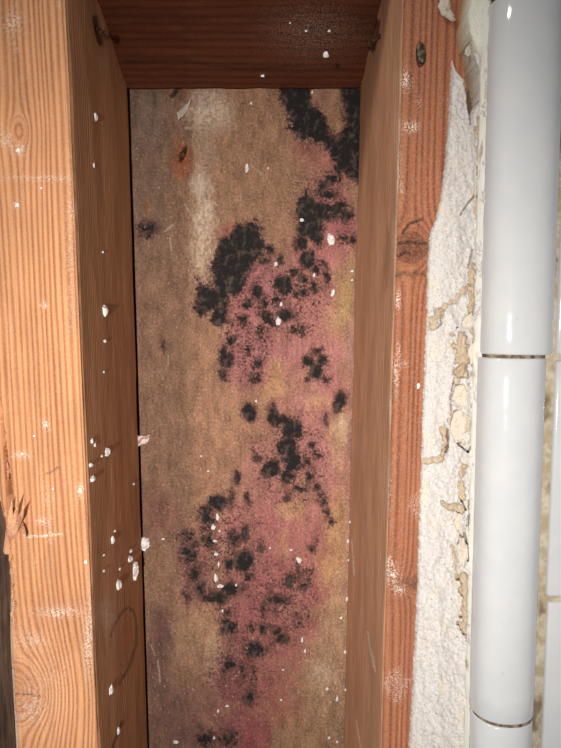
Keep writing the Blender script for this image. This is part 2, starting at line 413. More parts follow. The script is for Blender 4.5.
# solid colonies: x, y, rx, ry, raggedness
COL = [(347, 217, 6, 8, .8), (322, 187, 4, 7, .9), (331, 180, 5, 6, 1.0), (329, 196, 8, 5, 1.0), (340, 206, 7, 5, 1.0), (300, 243, 6, 8, .5), (307, 260, 8, 9, .6), (352, 238, 3, 5, .7),
 (343, 238, 4, 5, 1.1), (336, 213, 8, 6, 1.0), (280, 261, 4, 5, .4), (264, 260, 4.5, 3.5, .5), (270, 250, 4, 5, .7), (284, 285, 10, 9, 1.0), (257, 291, 5, 8, .9), (266, 316, 5, 5, .6), (285, 315, 9, 6, .8),
 (300, 292, 7, 6, 1.2), (315, 287, 5, 5, 1.1), (263, 302, 4, 7, .9), (327, 277, 3, 6, .7), (321, 264, 4, 4, .9), (294, 272, 6, 4, 1.0), (276, 300, 6, 5, 1.2), (316, 270, 4, 4, .9), (305, 279, 5, 4, 1.2),
 (226, 359, 6.5, 8.5, .5), (224, 350, 3, 6, .5), (222, 373, 4, 5, .9), (308, 360, 6, 6.5, .5), (316, 371, 8, 8, .6), (322, 361, 5.5, 5, .6), (317, 351, 5, 2.6, .6), (327, 380, 2.6, 3, .4),
 (307, 379, 2.2, 2.4, .5), (339, 402, 6.2, 9.5, .35), (250, 412.5, 7.2, 8.6, .25), (273, 416, 4.6, 10, .4), (292, 430, 10, 13, .95), (283, 421, 9, 6, 1.0), (326, 419, 2, 4, .4), (257, 364, 6, 6, 1.1),
 (256, 379, 5, 4, 1.0), (247, 351, 3, 4.5, .8), (298, 331, 8, 4, 1.1), (287, 447, 9, 9, .8), (293, 462, 9, 12, .85), (271, 467, 8.5, 10, .7), (288, 476, 8, 6, .9), (311, 475, 4, 6, .7),
 (301, 489, 6, 3.4, .7), (307, 462, 3, 3.4, .5), (317, 454, 3, 4, .6), (312, 446, 2.5, 4, .7), (317, 488, 3.2, 2.4, .5), (319, 496, 2, 4, .5), (323, 503, 3.6, 4.2, .5), (328, 514, 2.4, 4, .8),
 (330, 522, 3, 3, 1.0), (249, 499, 3, 5.5, .5), (257, 459, 2.6, 3, .5), (245.6, 533, 5, 7.5, .5), (317, 540, 1.8, 3.4, .4), (312, 549, 3, 3, .8), (217, 503, 10, 7, .75), (231, 499, 3.4, 7.5, .6),
 (206, 516, 8, 10, 1.25), (237, 478, 3.6, 5, .6), (233.6, 538, 6.5, 9, .6), (244, 560, 11, 11, .6), (228, 564, 6, 7, .9), (208, 540, 7, 6, 1.3), (186, 536, 9, 5, 1.3), (190, 553, 8, 12, 1.25),
 (194, 574, 7, 9, 1.1), (201, 589, 5, 8, .8), (217, 597, 11, 7, .8), (230, 590, 8, 8, .8), (207, 597, 4, 4, .8), (186, 596, 4, 5, 1.4), (290, 580, 6, 7, .8), (297, 573, 1.8, 8, .5), (308, 577, 3, 6, 1.3),
 (302, 587, 3.4, 4, .8), (274, 598, 8, 5, 1.0), (264, 609, 3, 8, .8), (276, 631, 4.6, 5, .6), (283, 638, 5.4, 5, .7), (264, 629, 5, 5, 1.0), (252, 629, 4, 4, 1.3), (297, 620, 3, 4, 1.3), (281, 601, 7, 5, 1.2),
 (250, 697, 5, 7, .7), (248, 650, 4, 4, 1.2), (281, 641, 5, 2, .9), (253, 682, 2, 3, .8), (257, 649, 13, 7, 1.6), (230, 627, 8, 9, 1.35), (226, 613, 4, 6, 1.0), (244, 586, 4, 4, 1.2), (230, 666, 8, 7, 1.6),
 (228, 738, 9, 8, 1.5), (207, 738, 9, 8, 1.5), (242, 671, 5, 5, 1.5), (208, 528, 5, 5, 1.2), (259, 547, 2, 4, .7), (249, 575, 5, 5, 1.4), (288, 498, 3, 2, .8), (243, 320, 6, 6, 1.4), (248, 305, 6, 6, 1.3),
 (233, 340, 5, 6, 1.5), (165, 345, 1.8, 4, .6), (147, 230, 8, 8, 1.9), (262, 332, 5, 5, 1.4), (270, 322, 6, 5, 1.3)]
m = np.full(PX.shape, -9.0)
RAG = N1 * 1.05 + N2 * 1.0
for poly, rag in POLYS:
    m = np.maximum(m, -poly_sdf(wx, wy, poly) / 3.4 + rag * RAG * 2.2 - 1.3 * sstep(.2, .55, fbm(PX / 8, PY / 8, 97, 4)))
for (cx, cy, rx, ry, rag) in COL:
    k0 = max(int((cy - 2.5 * ry - 8 - by[0]) / STEP), 0); k1 = int((cy + 2.5 * ry + 8 - by[0]) / STEP) + 2
    j0 = max(int((cx - 2.5 * rx - 30 - bx[0]) / STEP), 0); j1 = int((cx + 2.5 * rx + 30 - bx[0]) / STEP) + 2
    sl = (slice(k0, k1), slice(j0, j1))
    q = np.hypot((wx[sl] - cx - 1.2 * N3[sl]) / rx, (wy[sl] - cy) / ry)
    m[sl] = np.maximum(m[sl], (1 - q) * min(rx, ry) * .36 * (1 if rag < .9 else .8) + rag * RAG[sl] * 1.35 - (rag > .9) * .10 * rag)
# sparse speckle over the reddened area
SPK = [(250, 330, 30, 40), (290, 300, 40, 40), (290, 460, 40, 50), (225, 560, 45, 60), (285, 600, 35, 45), (240, 670, 35, 40), (318, 195, 30, 25), (350, 130, 10, 50), (250, 370, 14, 25)]
spk = np.zeros(PX.shape)
for (cx, cy, rx, ry) in SPK: spk = np.maximum(spk, np.exp(-((PX - cx) / rx) ** 2 - ((PY - cy) / ry) ** 2))
NS = fbm(PX / 2.6, PY / 2.6, 90, 3) + .5 * fbm(PX / 11, PY / 11, 95, 2)
m = np.maximum(m, (NS - .70 + (.36 + .07 * sstep(450, 540, PY)) * spk) * 3.0 - 5.0 * (1 - sstep(.02, .4, spk)))

# colours of the paper face
def c3(*c): return lin(c)
colr = np.ones(PX.shape + (3,)) * c3(158, 120, 84)
def lay(color, alpha):
    global colr
    a = np.clip(alpha, 0, 1)[..., None]; colr = colr * (1 - a) + c3(*color) * a
def blob(cx, cy, rx, ry, color, a, hard=.75, seed=0, nz=.55):
    k0 = max(int((cy - ry * 1.9 - by[0]) / STEP), 0); k1 = max(int((cy + ry * 1.9 - by[0]) / STEP) + 2, 1)
    j0 = max(int((cx - rx * 1.9 - 12 - bx[0]) / STEP), 0); j1 = max(int((cx + rx * 1.9 + 12 - bx[0]) / STEP) + 2, 1)
    sl = (slice(k0, k1), slice(j0, j1)); X, Y = PX[sl], PY[sl]
    q = np.hypot((X - cx) / rx, (Y - cy) / ry) + nz * fbm(X / 16, Y / 16, 100 + seed) + nz * .7 * fbm(X / 4, Y / 4, 120 + seed, 3)
    al = (a * (1 - sstep(1 - hard, 1 + hard * .35, q)))[..., None]
    colr[sl] = colr[sl] * (1 - al) + c3(*color) * al
lay((128, 98, 72), .75 * (1 - sstep(-12, 14, PX - 190 - 10 * N3)))                       # browner left third
lay((118, 98, 80), .6 * (1 - sstep(0, 30, PX - 150)) * (1 - sstep(200, 300, PY)))         # greyed upper left
lay((172, 126, 90), .5 * sstep(300, 420, PY) * (1 - sstep(560, 640, PY)) * sstep(180, 215, PX))
for i, b in enumerate([
    (206, 110, 22, 22, (206, 190, 164), .7), (224, 116, 13, 20, (190, 170, 138), .6), (204, 145, 14, 30, (176, 156, 126), .5), (201, 186, 13, 18, (204, 186, 158), .75), (204, 215, 13, 22, (206, 186, 154), .75), (203, 250, 13, 34, (198, 172, 136), .75),
    (200, 280, 10, 22, (170, 140, 104), .55), (183, 92, 12, 12, (126, 78, 44), .6), (181, 158, 12, 19, (150, 84, 42), 1.0), (182, 172, 8, 8, (158, 90, 48), .9), (147, 210, 4, 14, (150, 104, 62), .7),
    (150, 228, 12, 9, (66, 46, 38), .7), (150, 120, 18, 30, (128, 112, 94), .45), (213, 340, 22, 24, (180, 134, 96), .55), (222, 420, 24, 30, (182, 138, 96), .5),
    # pinks
    (335, 165, 18, 30, (168, 100, 90), .85), (318, 160, 22, 16, (170, 110, 88), .6), (305, 148, 18, 8, (150, 92, 76), .7), (325, 96, 12, 14, (158, 112, 92), .7), (342, 235, 18, 26, (168, 100, 98), .9),
    (330, 215, 30, 40, (164, 96, 94), .8), (315, 255, 34, 24, (176, 106, 100), .9), (235, 232, 20, 10, (170, 92, 86), .9), (262, 280, 34, 32, (172, 104, 100), .9), (245, 310, 26, 30, (170, 98, 96), .9),
    (290, 300, 46, 34, (178, 114, 106), .85), (320, 300, 30, 24, (176, 112, 100), .8), (262, 352, 40, 44, (176, 108, 104), .9), (240, 360, 16, 34, (172, 104, 100), .7), (315, 345, 36, 42, (182, 116, 110), .85),
    (332, 395, 20, 40, (178, 114, 106), .8), (300, 400, 36, 20, (184, 124, 110), .7), (300, 440, 40, 40, (182, 116, 108), .8), (262, 470, 24, 36, (180, 116, 104), .7), (325, 470, 22, 50, (178, 116, 106), .8),
    (345, 440, 10, 26, (150, 100, 96), .6), (280, 520, 46, 44, (176, 106, 100), .9), (240, 530, 26, 40, (174, 106, 98), .85), (315, 545, 26, 40, (176, 108, 98), .85), (270, 580, 50, 44, (168, 96, 92), .9),
    (318, 590, 18, 22, (170, 96, 94), .85), (250, 620, 40, 40, (160, 92, 86), .9), (285, 640, 34, 40, (164, 98, 88), .85), (308, 628, 12, 12, (168, 96, 92), .8), (240, 680, 38, 46, (142, 78, 76), .9),
    (275, 690, 26, 40, (164, 96, 82), .7), (235, 735, 36, 30, (140, 76, 76), .85), (255, 735, 18, 30, (158, 82, 78), .8), (285, 715, 20, 24, (164, 104, 80), .55),
    (200, 560, 24, 40, (150, 96, 84), .7), (190, 596, 18, 20, (146, 94, 84), .7), (162, 518, 22, 26, (128, 80, 70), .6), (152, 500, 14, 30, (124, 80, 66), .5), (164, 630, 12, 36, (104, 66, 66), .75), (155, 665, 14, 34, (112, 74, 72), .7),
    (175, 715, 30, 44, (118, 82, 74), .65), (205, 700, 20, 40, (130, 88, 76), .55), (196, 738, 18, 20, (112, 78, 70), .6),
    # creams, yellows and olive tans
    (348, 300, 14, 34, (176, 146, 84), .8), (338, 320, 16, 24, (188, 150, 96), .6), (350, 345, 8, 30, (176, 130, 112), .6), (277, 372, 10, 18, (190, 146, 86), .7), (275, 390, 18, 12, (192, 150, 92), .6),
    (318, 402, 16, 9, (194, 150, 100), .6), (343, 425, 10, 18, (192, 168, 124), .8), (337, 440, 10, 30, (186, 156, 106), .6), (290, 508, 18, 14, (190, 152, 96), .65), (283, 545, 6, 24, (188, 142, 88), .6), (337, 530, 14, 40, (186, 144, 86), .7),
    (330, 570, 18, 24, (186, 142, 86), .75), (337, 620, 16, 50, (176, 142, 100), .85), (325, 680, 26, 50, (168, 136, 98), .8), (305, 735, 30, 26, (168, 132, 88), .7), (335, 725, 20, 40, (150, 120, 86), .7), (322, 675, 14, 14, (188, 164, 134), .55),
    (200, 630, 26, 34, (172, 134, 92), .8), (212, 655, 10, 28, (186, 156, 118), .6), (185, 650, 18, 40, (156, 120, 84), .6), (160, 570, 16, 40, (150, 112, 78), .5), (178, 600, 12, 20, (158, 118, 80), .4), (162, 690, 3, 40, (156, 122, 92), .5), (160, 730, 4, 24, (150, 116, 84), .5)]):
    blob(*b, seed=i % 17)
# edge strip of paper tape by the right stud
lay((176, 128, 116), .45 * (1 - sstep(2, 5, abs(PX - (352.5 + (400 - PY) * .026)))) * sstep(260, 300, PY) * (1 - sstep(560, 620, PY)))
# dark staining that spreads from the colonies into the paper
lay((110, 74, 68), .5 * sstep(-1.9, .1, m))
lay((58, 46, 44), .85 * sstep(-.05, .35, fbm(PX / 1.7, PY / 1.7, 142, 2) * .9 + .42 * np.clip(m, -2.2, 0) + .20))
lay((120, 60, 60), .5 * sstep(.25, .6, fbm(PX / 4, PY / 4, 140, 3)) * np.clip(spk * 1.6, 0, 1))
# streaks and mottling
mot = fbm(PX / 9, PY / 22, 150, 5)[..., None]; fine = fbm(PX / 2.2, PY / 2.2, 155, 3)[..., None]
grey = colr.mean(-1, keepdims=True); colr = (colr * .84 + grey * .20) * 1.03 * np.array([1.05, .97, 1.03])
colr = np.clip(colr * (1 + (.44 * mot + .50 * fine)), 0, .85)
lay((70, 48, 36), .8 * sstep(.50, .64, fbm(PX / 3.0, PY / 3.0, 160, 2)) * (.35 + .65 * (PY < 330)))
lay((96, 76, 62), .55 * sstep(.1, .6, fbm(PX / 8, PY / 26, 162, 5)) * (1 - sstep(170, 230, PX)))
lay((222, 204, 174), .85 * sstep(-.05, .35, fbm(PX / 3.5, PY / 4.5, 163, 3)) * np.clip(np.exp(-((PX - 204) / 11) ** 2 - ((PY - 228) / 48) ** 2) + np.exp(-((PX - 212) / 18) ** 2 - ((PY - 108) / 18) ** 2), 0, 1))
lay((104, 62, 60), .7 * sstep(.18, .5, fbm(PX / 2.2, PY / 2.2, 164, 2) * .7 + .6 * fbm(PX / 12, PY / 12, 167, 2)) * np.clip(spk * 1.3, 0, 1))
lay((206, 160, 150), .6 * sstep(.3, .6, fbm(PX / 3, PY / 3, 168, 2) * .7 + .5 * fbm(PX / 14, PY / 14, 169, 2)) * np.clip(spk * 1.2, 0, 1))
lay((222, 200, 186), .65 * sstep(.50, .66, fbm(PX / 2.0, PY / 3.2, 165, 2) + .25 * np.exp(-((PX - 277) / 14) ** 2 - ((PY - 362) / 14) ** 2) + .16 * np.exp(-((PX - 203) / 10) ** 2 - ((PY - 235) / 50) ** 2)
     + .16 * np.exp(-((PX - 332) / 20) ** 2 - ((PY - 690) / 40) ** 2) + .03 * (PY > 560)))
for pts, wdt in [([(185, 128), (196, 127.5), (209, 128)], 1.3), ([(165, 231), (173, 225)], 1.0), ([(170, 238), (171, 250)], .9), ([(168, 355), (168, 366)], .6), ([(251, 165), (262, 174)], .7), ([(151, 645), (155, 655)], .6),
                 ([(158, 660), (160, 682)], .9), ([(293, 181), (298, 181)], .7), ([(185, 205), (196, 222)], .8)]:
    lay((188, 168, 146), .6 * (1 - sstep(wdt * .5, wdt * 1.4, seg_dist(PX, PY, pts) + .5 * N2)))

relief = .00022 * fbm(PX / 5, PY / 8, 170, 4) + .0006 * fbm(PX / 40, PY / 60, 175)
peel = np.exp(-((PX - 203) / 12) ** 2 - ((PY - 225) / 55) ** 2) + np.exp(-((PX - 208) / 20) ** 2 - ((PY - 112) / 22) ** 2)
relief += peel * .0009 * (fbm(PX / 5, PY / 5, 178) + .3)
hole = 1 - sstep(.4, 1.2, np.hypot((PX - 182.5 - .35 * (155 - PY)) / 2.6, (PY - 153) / 9))
relief -= hole * .004
lay((24, 16, 12), hole * .9)
lay((40, 26, 18), .8 * (1 - sstep(1, 4, seg_dist(PX, PY, [(172, 96), (177, 90), (179, 87)]))))
BV = un(PX, PY, YB); BV[..., 1] -= relief
nr, nc = PX.shape
nB = nr * nc
bk = BV[[0, 0, -1, -1], [0, -1, -1, 0]].copy(); bk[:, 1] = YB + .011
Vb = np.concatenate([BV.reshape(-1, 3), bk])
idx = np.arange(nB).reshape(nr, nc)
fb = gridfaces(nr, nc).tolist()
fb += [[nB, nB + 1] + idx[0, ::-1].tolist(), [nB + 1, nB + 2] + idx[::-1, -1].tolist(), [nB + 2, nB + 3] + idx[-1].tolist(), [nB + 3, nB] + idx[:, 0].tolist(), [nB + 3, nB + 2, nB + 1, nB]]
t = NT('stained_paper'); co = t.coord()
cc = t.attr('paint', 'Color'); nz = t.noise(co, 1700, 4, .7); nz2 = t.noise(t.scaled(co, 1, 1, .4), 420, 3)
c = t.mix(.75, cc, t.mix(t.ramp(nz, .32, .68), (.62, .60, .58, 1), (1.3, 1.3, 1.3, 1)), 'MULTIPLY')
c = t.mix(.35, c, t.mix(t.ramp(nz2, .3, .7), (.7, .68, .66, 1), (1.2, 1.2, 1.2, 1)), 'MULTIPLY')
t.bump(t.math('ADD', nz, nz2), .4, .0005)
M_board = t.out(c, .85, .2)
board = mk('backing_board', Vb, fb, M_board, cattr=dict(paint=np.concatenate([colr.reshape(-1, 3), np.ones((4, 3)) * c3(140, 110, 80)])))
tag(board, 'water-stained tan and pink backing board with black mold between the studs', 'board')

# black mold crust: raised patches that stand on the board
t = NT('black_mold'); co = t.coord()
n1 = t.noise(co, 700, 4, .7); n2 = t.noise(co, 2200, 3, .7)
n0 = t.noise(co, 170, 4, .6)
c = t.mix(t.ramp(n0, .48, .72), L4(44, 41, 41), L4(98, 84, 77)); c = t.mix(t.math('MULTIPLY', t.ramp(n1, .55, .75), .6), c, L4(96, 84, 78))
c = t.mix(t.math('MULTIPLY', t.ramp(t.math('ADD', t.attr('thick'), t.math('MULTIPLY', n2, -1.2)), .2, -.9), .8), c, L4(118, 82, 74))
c = t.mix(t.math('MULTIPLY', t.ramp(n2, .60, .8), .35), c, L4(112, 92, 84))
t.bump(n2, .4, .0005)
M_mold = t.out(c, .95, .12)
hgt = np.clip(m, -1.2, 1.6)
MV = BV.copy(); MV[..., 1] -= .00016 * hgt + np.where(hgt > 0, .00018 * (np.abs(N2) + .2), 0)
pos = m > 0
cell = pos[:-1, :-1] | pos[1:, :-1] | pos[:-1, 1:] | pos[1:, 1:]
lab = np.zeros(cell.shape, int); cnt = 0; sizes = [0]; members = [[]]
from collections import deque
cl = cell.tolist(); ch, cw = cell.shape; seen = [[False] * cw for _ in range(ch)]
for i in range(ch):
    ri = cl[i]
    for j in range(cw):
        if ri[j] and not seen[i][j]:
            dq = deque([(i, j)]); seen[i][j] = True; mem = []
            while dq:
                a, b = dq.popleft(); mem.append((a, b))
                for (p, q) in ((a + 1, b), (a - 1, b), (a, b + 1), (a, b - 1)):
                    if 0 <= p < ch and 0 <= q < cw and cl[p][q] and not seen[p][q]:
                        seen[p][q] = True; dq.append((p, q))
            members.append(mem)
members = sorted(members[1:], key=len, reverse=True)
flat = MV.reshape(-1, 3)
def patch(name, mem):
    mem = np.array(mem); a = mem[:, 0] * nc + mem[:, 1]
    q = np.stack([a, a + 1, a + nc + 1, a + nc], 1)
    uq, inv = np.unique(q, return_inverse=True)
    return mk(name, flat[uq], inv.reshape(-1, 4), M_mold, board, fattr=dict(thick=(m - .28 * sstep(470, 560, PY)).reshape(-1)[uq]))
big = [x for x in members if len(x) >= 130]; small = [x for x in members if len(x) < 130]
for x in big[:300]: patch('mold_patch', x)
rest = [c_ for x in small for c_ in x]
tag(patch('mold_speckle', rest), 'scattered black mold specks', kind='stuff')
print('mold patches', len(big), 'specks', len(small))

# torn bit of paper standing out by the old nail hole
def flake(name, pts, Y0, th, mat, parent=None, jag=.4, seed=0, curl=0.0):
    rnd = random.Random(seed); n = len(pts)
    cx = sum(p[0] for p in pts) / n; cy = sum(p[1] for p in pts) / n
    ring = []
    for i in range(n):
        a, b = pts[i], pts[(i + 1) % n]
        for k in range(4):
            tt = k / 4
            ring.append((a[0] + (b[0] - a[0]) * tt + rnd.uniform(-jag, jag), a[1] + (b[1] - a[1]) * tt + rnd.uniform(-jag, jag)))
    N = len(ring); V = []; Fc = []
    def yy(x, y): return Y0 - curl * ((x - cx) ** 2 + .4 * (y - cy) ** 2) / 1e5
    for s_, dy in ((1.0, 0), (.97, -th), (.55, -th * 1.25), (.0, -th * 1.3)):
        for (x, y) in ring:
            X, Yp = cx + (x - cx) * s_, cy + (y - cy) * s_
            V.append(un(X, Yp, yy(X, Yp) + dy + (rnd.uniform(-1, 1) * th * .2 if dy else 0)))
    for L in range(3):
        for i in range(N): Fc.append([L * N + i, L * N + (i + 1) % N, (L + 1) * N + (i + 1) % N, (L + 1) * N + i])
    Fc.append([i for i in range(N)][::-1])
    nv = len(V); V = np.array(V)
    return mk(name, V, Fc, mat, parent, cattr=dict(paint=np.ones((nv, 3)) * c3(210, 198, 182)), smooth=True,
              fattr=dict(grain=np.zeros(nv), side=np.zeros(nv), knot=np.zeros(nv), dust=np.zeros(nv), tone=np.zeros(nv)))
flake('paper_tear', [(177, 113), (186, 104), (191, 99), (189, 107), (183, 116), (178, 121)], YB - .0003, .0012, M_board, board, seed=3, curl=6)

# ------------------------------------------------------------------ dark boards further back and in the next bay
t = NT('old_dark_wood'); co = t.coord()
n1 = t.noise(t.scaled(co, 1, 1, .08), 400, 4, .6); n2 = t.noise(co, 500, 3)
c = t.mix(t.ramp(n1, .3, .7), L4(62, 46, 38), L4(104, 80, 66)); c = t.mix(t.ramp(n2, .70, .78), c, L4(170, 156, 145))
t.bump(n1, .5, .001); M_dark = t.out(c, .9, .15)
def boxmesh(name, lo, hi, mat, parent=None, bev=.0008, seg=2):
    bm = bmesh.new(); bmesh.ops.create_cube(bm, size=1)
    lo, hi = np.array(lo), np.array(hi)
    for v in bm.verts: v.co = Vector(lo + (np.array(v.co) + .5) * (hi - lo))
    if bev: bmesh.ops.bevel(bm, geom=list(bm.edges), offset=bev, segments=seg, affect='EDGES', profile=.5)
    bm.verts.ensure_lookup_table(); V = [tuple(v.co) for v in bm.verts]; bm.verts.index_update()
    Fc = [[v.index for v in f.verts] for f in bm.faces]; bm.free()
    return mk(name, np.array(V), Fc, mat, parent)
zt, zb = LF[0, 2], LF[-1, 2]
tag(boxmesh('wall_back', (-.60, DB + .05, zb - .05), (.40, DB + .062, zt + .05), M_dark), kind='structure')
side_x = LF[-1, 0] - .0440
dk = boxmesh('dark_board', (-.50, .045, zb), (side_x - .0065, .06, zt), M_dark)
tag(dk, 'dark weathered board recessed behind the left stud at the lower left corner', 'board')

# ------------------------------------------------------------------ tiled wall and rounded edge trim on the right
t = NT('white_glaze'); co = t.coord(); n1 = t.noise(co, 60, 2); n2 = t.noise(co, 1500, 3); n3 = t.noise(t.scaled(co, 1, 1, .5), 260, 4)
c = t.mix(t.ramp(n1, .3, .7), L4(196, 198, 201), L4(202, 202, 203)); c = t.mix(t.math('MULTIPLY', t.ramp(n3, .70, .78), .5), c, L4(176, 160, 138))
t.bump(n1, .12, .004); M_glaze = t.out(c, .12, .5)
t = NT('beige_grout'); co = t.coord(); n1 = t.noise(co, 220, 4); n2 = t.noise(co, 1400, 3)
c = t.mix(t.ramp(n1, .35, .65), L4(206, 196, 176), L4(178, 160, 132)); c = t.mix(t.math('MULTIPLY', t.ramp(t.noise(t.scaled(co, 1, 1, .5), 70, 3), .58, .68), .75), c, L4(112, 84, 60))
t.bump(n2, .5, .0008); M_grout = t.out(c, .9, .2)
t = NT('dirty_joint'); co = t.coord(); n1 = t.noise(co, 300, 4)
c = t.mix(t.ramp(n1, .35, .6), L4(150, 132, 112), L4(86, 66, 52)); M_joint = t.out(c, .9, .2)

YT0 = -.020; BT = .0145; AT = .0164
def trim_center(py):
    xl = np.interp(py, [0, 270, 360, 420, 600, 748], [488.5, 483, 481, 479, 474, 470])
    xr = np.interp(py, [0, 270, 360, 420, 600, 748], [560, 553, 548, 544, 537, 532])
    return un(xl - 2.5, py, YT0) + np.array([AT, 0, 0])
def trim_axis(z):
    A = trim_center(20); B = trim_center(730); tt = (z - A[2]) / (B[2] - A[2])
    return A[0] + (B[0] - A[0]) * tt
th = np.linspace(math.radians(176), math.radians(-2), 44)
def trim_rows(z, inset, at):
    x = trim_axis(z) - AT + at
    a, b = at - inset, BT - inset
    return [(x + a * math.copysign(abs(math.cos(q)) ** .92, math.cos(q)), YT0 - b * abs(math.sin(q)) ** .8, z) for q in th] + [(x + a, .0, z), (x - a + .003, .0, z)]
def trim_piece(name, z0, z1, mat, parent, inset=0.0, bev=.0011, dx=0.0, at=.0144):
    R = []
    zs = [(z0, bev), (z0 + bev * .3, bev * .3), (z0 + bev, 0)] + [(z0 + bev + (z1 - z0 - 2 * bev) * k / 14, 0) for k in range(1, 14)] + [(z1 - bev, 0), (z1 - bev * .3, bev * .3), (z1, bev)]
    for z, i_ in zs:
        r = trim_rows(z, inset + i_, at)
        R.append([(p[0] + dx, p[1], p[2]) for p in r])
    mm = len(R[0]); V = np.array(R).reshape(-1, 3)
    Fc = gridfaces(len(R), mm, 0, True)[:, ::-1].tolist(); Fc.append(list(range(mm))); Fc.append([(len(R) - 1) * mm + j for j in range(mm)][::-1])
    return mk(name, V, Fc, mat, parent)
zj = [un(515, y, YT0 - BT)[2] for y in (-14, 357, 727.5)]; zj = [2 * zj[0] - zj[1]] + zj
gap = .0011
trim = empty('trim_1', (trim_axis(zj[2]), YT0, zb)); tag(trim, 'column of rounded white glazed edge tiles', kind='structure')
trim_piece('trim_tile', zj[1] + gap / 2, zj[0] - gap / 2, M_glaze, trim, at=.0152)
trim_piece('trim_tile', zj[2] + gap / 2, zj[1] - gap / 2, M_glaze, trim, dx=.0003, at=.0154)
trim_piece('trim_tile', zj[3] + gap / 2, zj[2] - gap / 2, M_glaze, trim, dx=-.0003, at=.0144)
trim_piece('trim_tile', zb, zj[3] - gap / 2, M_glaze, trim, at=.0140)
for z in zj[1:]: trim_piece('joint', z - gap * .8, z + gap * .8, M_joint, trim, inset=.0007, bev=.0001)
# white caulk lip along the trim's left flank
def caulk():
    rows = 420; z = np.linspace(zt, zb, rows); k = np.linspace(0, 1, 9)
    x0 = trim_axis(z)[:, None] - AT + .0022 - k[None] * (.0036 + .0009 * fbm(z * 90, z * 0, 201))[:, None]
    y0 = YT0 - .0045 + k[None] ** 1.5 * .006 + .0006 * fbm(x0 * 700, (z * 160)[:, None] + 0 * x0, 203)
    V = np.stack([x0, y0, z[:, None] + 0 * x0], -1)
    bk_ = V[:, [-1, 0]].copy(); bk_[..., 1] = -.012; bk_[:, 0, 0] += .003
    V = np.concatenate([V, bk_], 1); mm = V.shape[1]
    fc = gridfaces(rows, mm, 0, True).tolist() + [list(range(mm))[::-1], [(rows - 1) * mm + j for j in range(mm)]]
    t = NT('old_white_paint'); co = t.coord(); n1 = t.noise(t.scaled(co, 1, 1, .35), 300, 4); n2 = t.noise(co, 1500, 3)
    c = t.mix(t.ramp(n1, .55, .72), L4(228, 228, 220), L4(176, 162, 138)); t.bump(n2, .3, .0006); m_ = t.out(c, .55, .35)
    return mk('caulk_lip', V.reshape(-1, 3), fc, m_, trim), m_
_, M_paint = caulk()

wall = empty('wall_right', (.14, 0, zb)); tag(wall, 'white tiled wall beside the trim', kind='structure')
YW = -.0235
zr = un(552, 600, YW)[2]; TS = .108; gj = .0022
def wx_left(py): return np.interp(py, [200, 340, 500, 600, 748], [563, 559, 551, 546.5, 543])
zs_ = [zr - TS - gj, zr, zr + TS + gj, zr + 2 * (TS + gj), zr + 3 * (TS + gj)]; zs_ = [zs_[0] - TS - gj] + zs_
def tile(z0, z1, xl):
    boxmesh('tile', (xl, YW, z0), (xl + TS, YW + .007, z1), M_glaze, wall, bev=.0016, seg=4)
for k in range(5):
    z0, z1 = zs_[k] + gj / 2, zs_[k + 1] - gj / 2
    zc_ = (z0 + z1) / 2; pyc = proj(np.array([.118, YW, zc_]))[1]
    xl = un(wx_left(float(np.clip(pyc, 200, 748))), float(pyc), YW)[0]
    if z1 - z0 > .02 and z0 < zt:
        tile(z0, min(z1, zt), xl); tile(z0, min(z1, zt), xl + TS + gj)
boxmesh('grout', (.100, YW + .0018, zb), (.34, 0.0, zt), M_grout, wall, bev=0)

